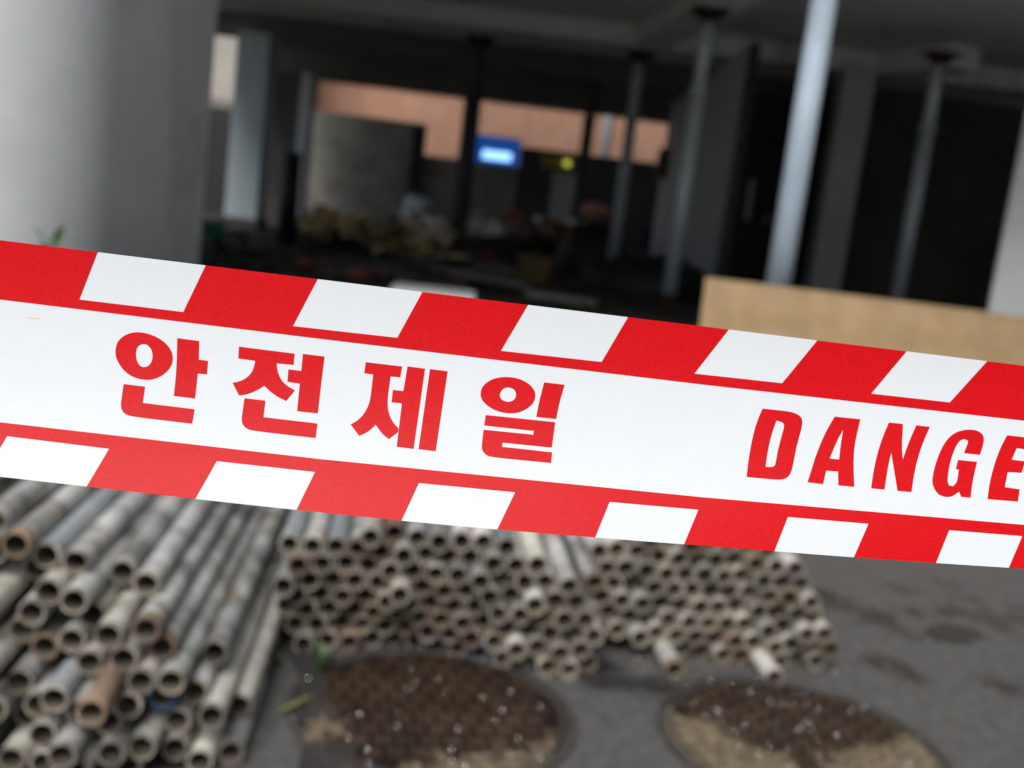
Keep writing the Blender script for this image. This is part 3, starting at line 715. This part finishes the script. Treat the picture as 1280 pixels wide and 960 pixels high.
def print_mesh(name, outer, holes=(), label=None):
    """flat print: polygon in the traced plane, cut along the film's grid and laid 0.05 mm above it"""
    bm = bmesh.new(); ed = []
    for lp in [outer, *holes]:
        vs = [bm.verts.new((x, y, 0)) for x, y in lp]
        ed += [bm.edges.new((vs[i], vs[(i + 1) % len(vs)])) for i in range(len(vs))]
    bmesh.ops.triangle_fill(bm, use_beauty=True, use_dissolve=False, edges=ed)
    xs = [p[0] for p in outer]; ys = [p[1] for p in outer]
    x = math.ceil(min(xs) / DX) * DX
    while x < max(xs):
        bmesh.ops.bisect_plane(bm, geom=bm.verts[:] + bm.edges[:] + bm.faces[:], plane_co=(x, 0, 0), plane_no=(1, 0, 0), dist=1e-4); x += DX
    s = -.0
    for j in range(-2, 80):      # sloped cuts roughly along the tape
        c = 300 + j * 12.0
        if max(y - .115 * x for x, y in outer) < c - 0 or min(y - .115 * x for x, y in outer) > c: continue
        bmesh.ops.bisect_plane(bm, geom=bm.verts[:] + bm.edges[:] + bm.faces[:], plane_co=(0, c, 0), plane_no=(-.115, 1, 0), dist=1e-4)
    for v in bm.verts: v.co = tape_pt(v.co.x, v.co.y, .00014) - TP.location
    for f in bm.faces:
        f.normal_update()
        if f.normal.dot(fwd) > 0: f.normal_flip()
    o = obj(name, bm, M['red_ink'], TP, True)
    if label: o['label'] = label
    return o
def seq_top(x): return top_y(x)
# upper band
inner_t = lambda x: 374.2 + .1228 * x if x < 400 else (423.3 + .1196 * (x - 400) if x < 880 else 480.7 + .1125 * (x - 880))
inner_b = lambda x: 527.8 + .115 * x if x < 400 else (573.8 + .0998 * (x - 400) if x < 880 else 621.7 + .0857 * (x - 880))
_it, _ib = inner_t, inner_b
inner_t = lambda x: _it(x) if x <= 1280 else _it(1280) + top_y(x) - top_y(1280)
inner_b = lambda x: _ib(x) if x <= 1280 else _ib(1280) + bots(x) - bots(1280)
WT = [((122,315),(257,332),(229,390),(99,374.4)), ((397,348.7),(528,366),(496.5,422.2),(366,407.6)), ((660,381),(785,397),(752,452.4),(626,438.5)),
      ((911,412),(1021.7,425.3),(977.7,479),(868,467)), ((1133.3,439),(1234,451.7),(1187.3,503),(1089,492))]
WB = [((8.6,545),(136.4,560.8),(108.2,608.2),(-20,594.0)), ((270.8,576.2),(393.8,589.8),(370.5,637.6),(244,623.6)), ((523.6,603.6),(644,615.2),(621.4,662.3),(501.8,651)),
      ((762,627.2),(873,637),(855,681),(744,672)), ((985,646),(1085.6,654.6),(1067.3,696.8),(968,689)), ((1186.6,662.6),(1278,670),(1261,709.8),(1170,703.8))]
def shift(w_, dx, f, fi, edge_first):
    return tuple((x + dx, (y - f(x)) + f(x + dx)) for x, y in w_)
tl_l = [shift(WT[0], -285 * k, top_y, 0, 0) for k in range(5, 0, -1)]; tl_r = [shift(WT[-1], 215 * k, top_y, 0, 0) for k in range(1, 8)]
bl_l = [shift(WB[0], -268 * k, bots, 0, 0) for k in range(5, 0, -1)]; bl_r = [shift(WB[-1], 195 * k, bots, 0, 0) for k in range(1, 8)]
def band_top(whites):
    pts_ = []; x = X0
    pts_.append((X0, inner_t(X0)))
    for q in (0, 400, 880, 1280): pts_.append((q, inner_t(q)))
    pts_ += [(X1, inner_t(X1)), (X1, top_y(X1))]
    for wq in reversed(whites):
        a, b, c, d = wq
        pts_ += [(b[0], top_y(b[0])), c, d, (a[0], top_y(a[0]))]
    pts_.append((X0, top_y(X0)))
    return pts_
def band_bot(whites):
    pts_ = [(X0, bots(X0))]
    last = X0
    for wq in whites:
        a, b, c, d = wq
        n = max(1, int((d[0] - last) / 40))
        for k in range(1, n): pts_.append((last + (d[0] - last) * k / n, bots(last + (d[0] - last) * k / n)))
        pts_ += [(d[0], bots(d[0])), a, b, (c[0], bots(c[0]))]; last = c[0]
    n = 20
    for k in range(1, n): pts_.append((last + (X1 - last) * k / n, bots(last + (X1 - last) * k / n)))
    pts_ += [(X1, bots(X1)), (X1, inner_b(X1))]
    for q in (*range(2400, 1280, -200), 1280, 880, 400, 0): pts_.append((q, inner_b(q)))
    pts_.append((X0, inner_b(X0)))
    return pts_
print_mesh('red_band', band_top(tl_l + WT + tl_r), label='upper red band with white slanted blocks')
print_mesh('red_band', band_bot(bl_l + WB + bl_r), label='lower red band with white slanted blocks')

def T(p, ox, oy, s): return [(ox + x * s, oy + y * s) for x, y in p]
def letter(strokes, ox, oy, s, label):
    e = []
    for st in strokes:
        outer, holes, rnd_ = st
        o_ = T(outer, ox, oy, s); h_ = [T(h, ox, oy, s) for h in holes]
        if rnd_: o_ = chaikin(o_, 2)
        else: o_ = chain(chain(o_))
        h_ = [chaikin(h, 2) if rnd_ else chain(h) for h in h_]
        print_mesh('letter_stroke', o_, h_, label)
letter([([(165,270),(175,205),(205,160),(260,122),(320,106),(380,104),(450,118),(530,150),(600,200),(645,260),(661,320),(650,385),(615,435),(560,480),(500,505),(440,514),(370,505),(300,480),(240,435),(195,375),(170,320)],
         [[(405,202),(440,212),(472,245),(487,300),(478,355),(455,390),(418,406),(380,398),(352,360),(340,300),(345,250),(365,217)]], True),
        ([(696,155),(884,180),(881,340),(960,350),(951,465),(872,457),(849,672),(667,650),(690,420)], [], False),
        ([(237,548),(420,571),(401,710),(845,765),(824,888),(300,826),(250,806),(222,778),(212,735),(216,690)], [], False)], 120, 400, .14585, 'first korean letter')
letter([([(128,91),(605,151),(597,247),(452,234),(455,285),(472,340),(500,390),(545,430),(608,466),(533,556),(470,528),(400,480),(345,426),(300,455),(240,485),(180,503),(128,509),(73,401),(130,391),(190,362),(235,318),(258,265),(267,212),(122,191)], [], False),
        ([(677,153),(862,176),(832,420),(804,663),(626,643),(650,408),(543,391),(552,286),(662,299)], [], False),
        ([(175,533),(355,554),(338,696),(801,750),(785,874),(240,811),(190,793),(160,760),(150,720),(153,690)], [], False)], 280, 420, .14577, 'second korean letter')
letter([([(186,87),(498,124),(483,216),(400,208),(380,350),(373,430),(378,505),(400,565),(425,610),(467,655),(463,687),(384,746),(340,713),(300,665),(270,622),(235,660),(185,695),(130,718),(56,621),(110,592),(160,545),(200,480),(222,420),(232,350),(250,191),(173,181)], [], False),
        ([(544,123),(695,143),(597,830),(451,812),(496,440),(407,430),(419,324),(509,335)], [], False),
        ([(737,146),(889,165),(786,850),(639,832)], [], False)], 430, 440, .14577, 'third korean letter')
letter([([(140,260),(150,205),(185,165),(240,130),(310,113),(380,111),(450,120),(520,146),(575,185),(607,230),(614,275),(600,325),(560,370),(500,405),(440,421),(370,422),(300,408),(230,378),(175,335),(148,295)],
         [[(375,198),(415,207),(440,230),(448,258),(440,295),(415,318),(375,326),(335,315),(312,292),(306,262),(318,230),(342,207)]], True),
        ([(687,157),(863,178),(820,325),(790,471),(619,452),(650,300)], [], False),
        ([(186,437),(783,499),(753,716),(330,673),(326,710),(756,757),(747,848),(235,798),(190,780),(160,750),(151,715),(155,670),(168,563),(594,606),(599,573),(173,526)], [], False)], 580, 455, .14577, 'fourth korean letter')
letter([([(236,76),(440,98),(500,108),(555,130),(585,160),(592,200),(580,260),(540,410),(510,560),(498,620),(475,670),(440,698),(400,707),(340,706),(94,683),(112,520),(140,370),(165,260),(195,170)],
         [[(360,183),(400,192),(425,208),(428,240),(400,340),(372,450),(352,560),(345,582),(320,596),(264,594),(275,500),(300,370),(325,280)]], False),], 920, 500, .140625, 'letter D')
letter([([(878,147),(1106,171),(1080,280),(1055,400),(1045,520),(1047,650),(1052,771),(910,758),(907,635),(803,627),(790,680),(775,747),(635,731),(665,640),(705,510),(750,390),(810,260)],
         [[(952,264),(935,370),(916,529),(833,520),(870,430),(905,350)]], False)], 920, 500, .140625, 'letter A')
NS = .15625
letter([([(200,115),(312,128),(303,300),(310,412),(360,270),(418,138),(528,151),(470,280),(425,420),(400,540),(380,672),(268,662),(245,520),(218,356),(190,480),(165,652),(57,642),(75,510),(105,370),(150,230)], [], False)], 1080, 510, NS, 'letter N')
letter([([(800,360),(928,374),(950,310),(962,250),(950,210),(915,184),(870,173),(810,173),(745,190),(690,225),(640,285),(600,370),(565,470),(547,560),(548,610),(565,650),(590,685),(625,705),(670,713),(710,706),(760,669),(778,710),(853,717),(870,580),(905,430),(752,416),(735,488),(758,492),(750,560),(740,600),(710,626),(680,618),(668,590),(672,530),(690,430),(720,340),(750,280),(775,255),(805,248),(830,258),(834,275),(815,320)], [], False)], 1080, 510, NS, 'letter G')
letter([([(1145,218),(1345,240),(1322,334),(1222,320),(1183,413),(1290,427),(1262,518),(1150,512),(1127,633),(1246,650),(1232,748),(988,728),(1005,600),(1040,460),(1090,320)], [], False)], 1080, 510, NS, 'letter E')
letter([([(1540,262),(1720,282),(1765,310),(1775,350),(1760,440),(1730,500),(1695,520),(1715,600),(1712,786),(1610,778),(1615,600),(1560,560),(1530,560),(1490,768),(1385,758),(1400,640),(1440,480),(1490,350)],
         [[(1610,350),(1655,358),(1660,390),(1640,470),(1615,480),(1575,475)]], False)], 1080, 510, NS, 'letter R')
# faint smudge on the film
sm = [(30,394),(40,393.5),(52,396.5),(46,398.5),(36,397.5)]
o = print_mesh('scuff', chaikin(sm, 2)); o.data.materials[0] = mat('scuff', (.72, .55, .50), rough=.5)
tag(TP, 'red and white safety warning tape with Korean words and DANGER stretched across the foreground', 'warning tape')
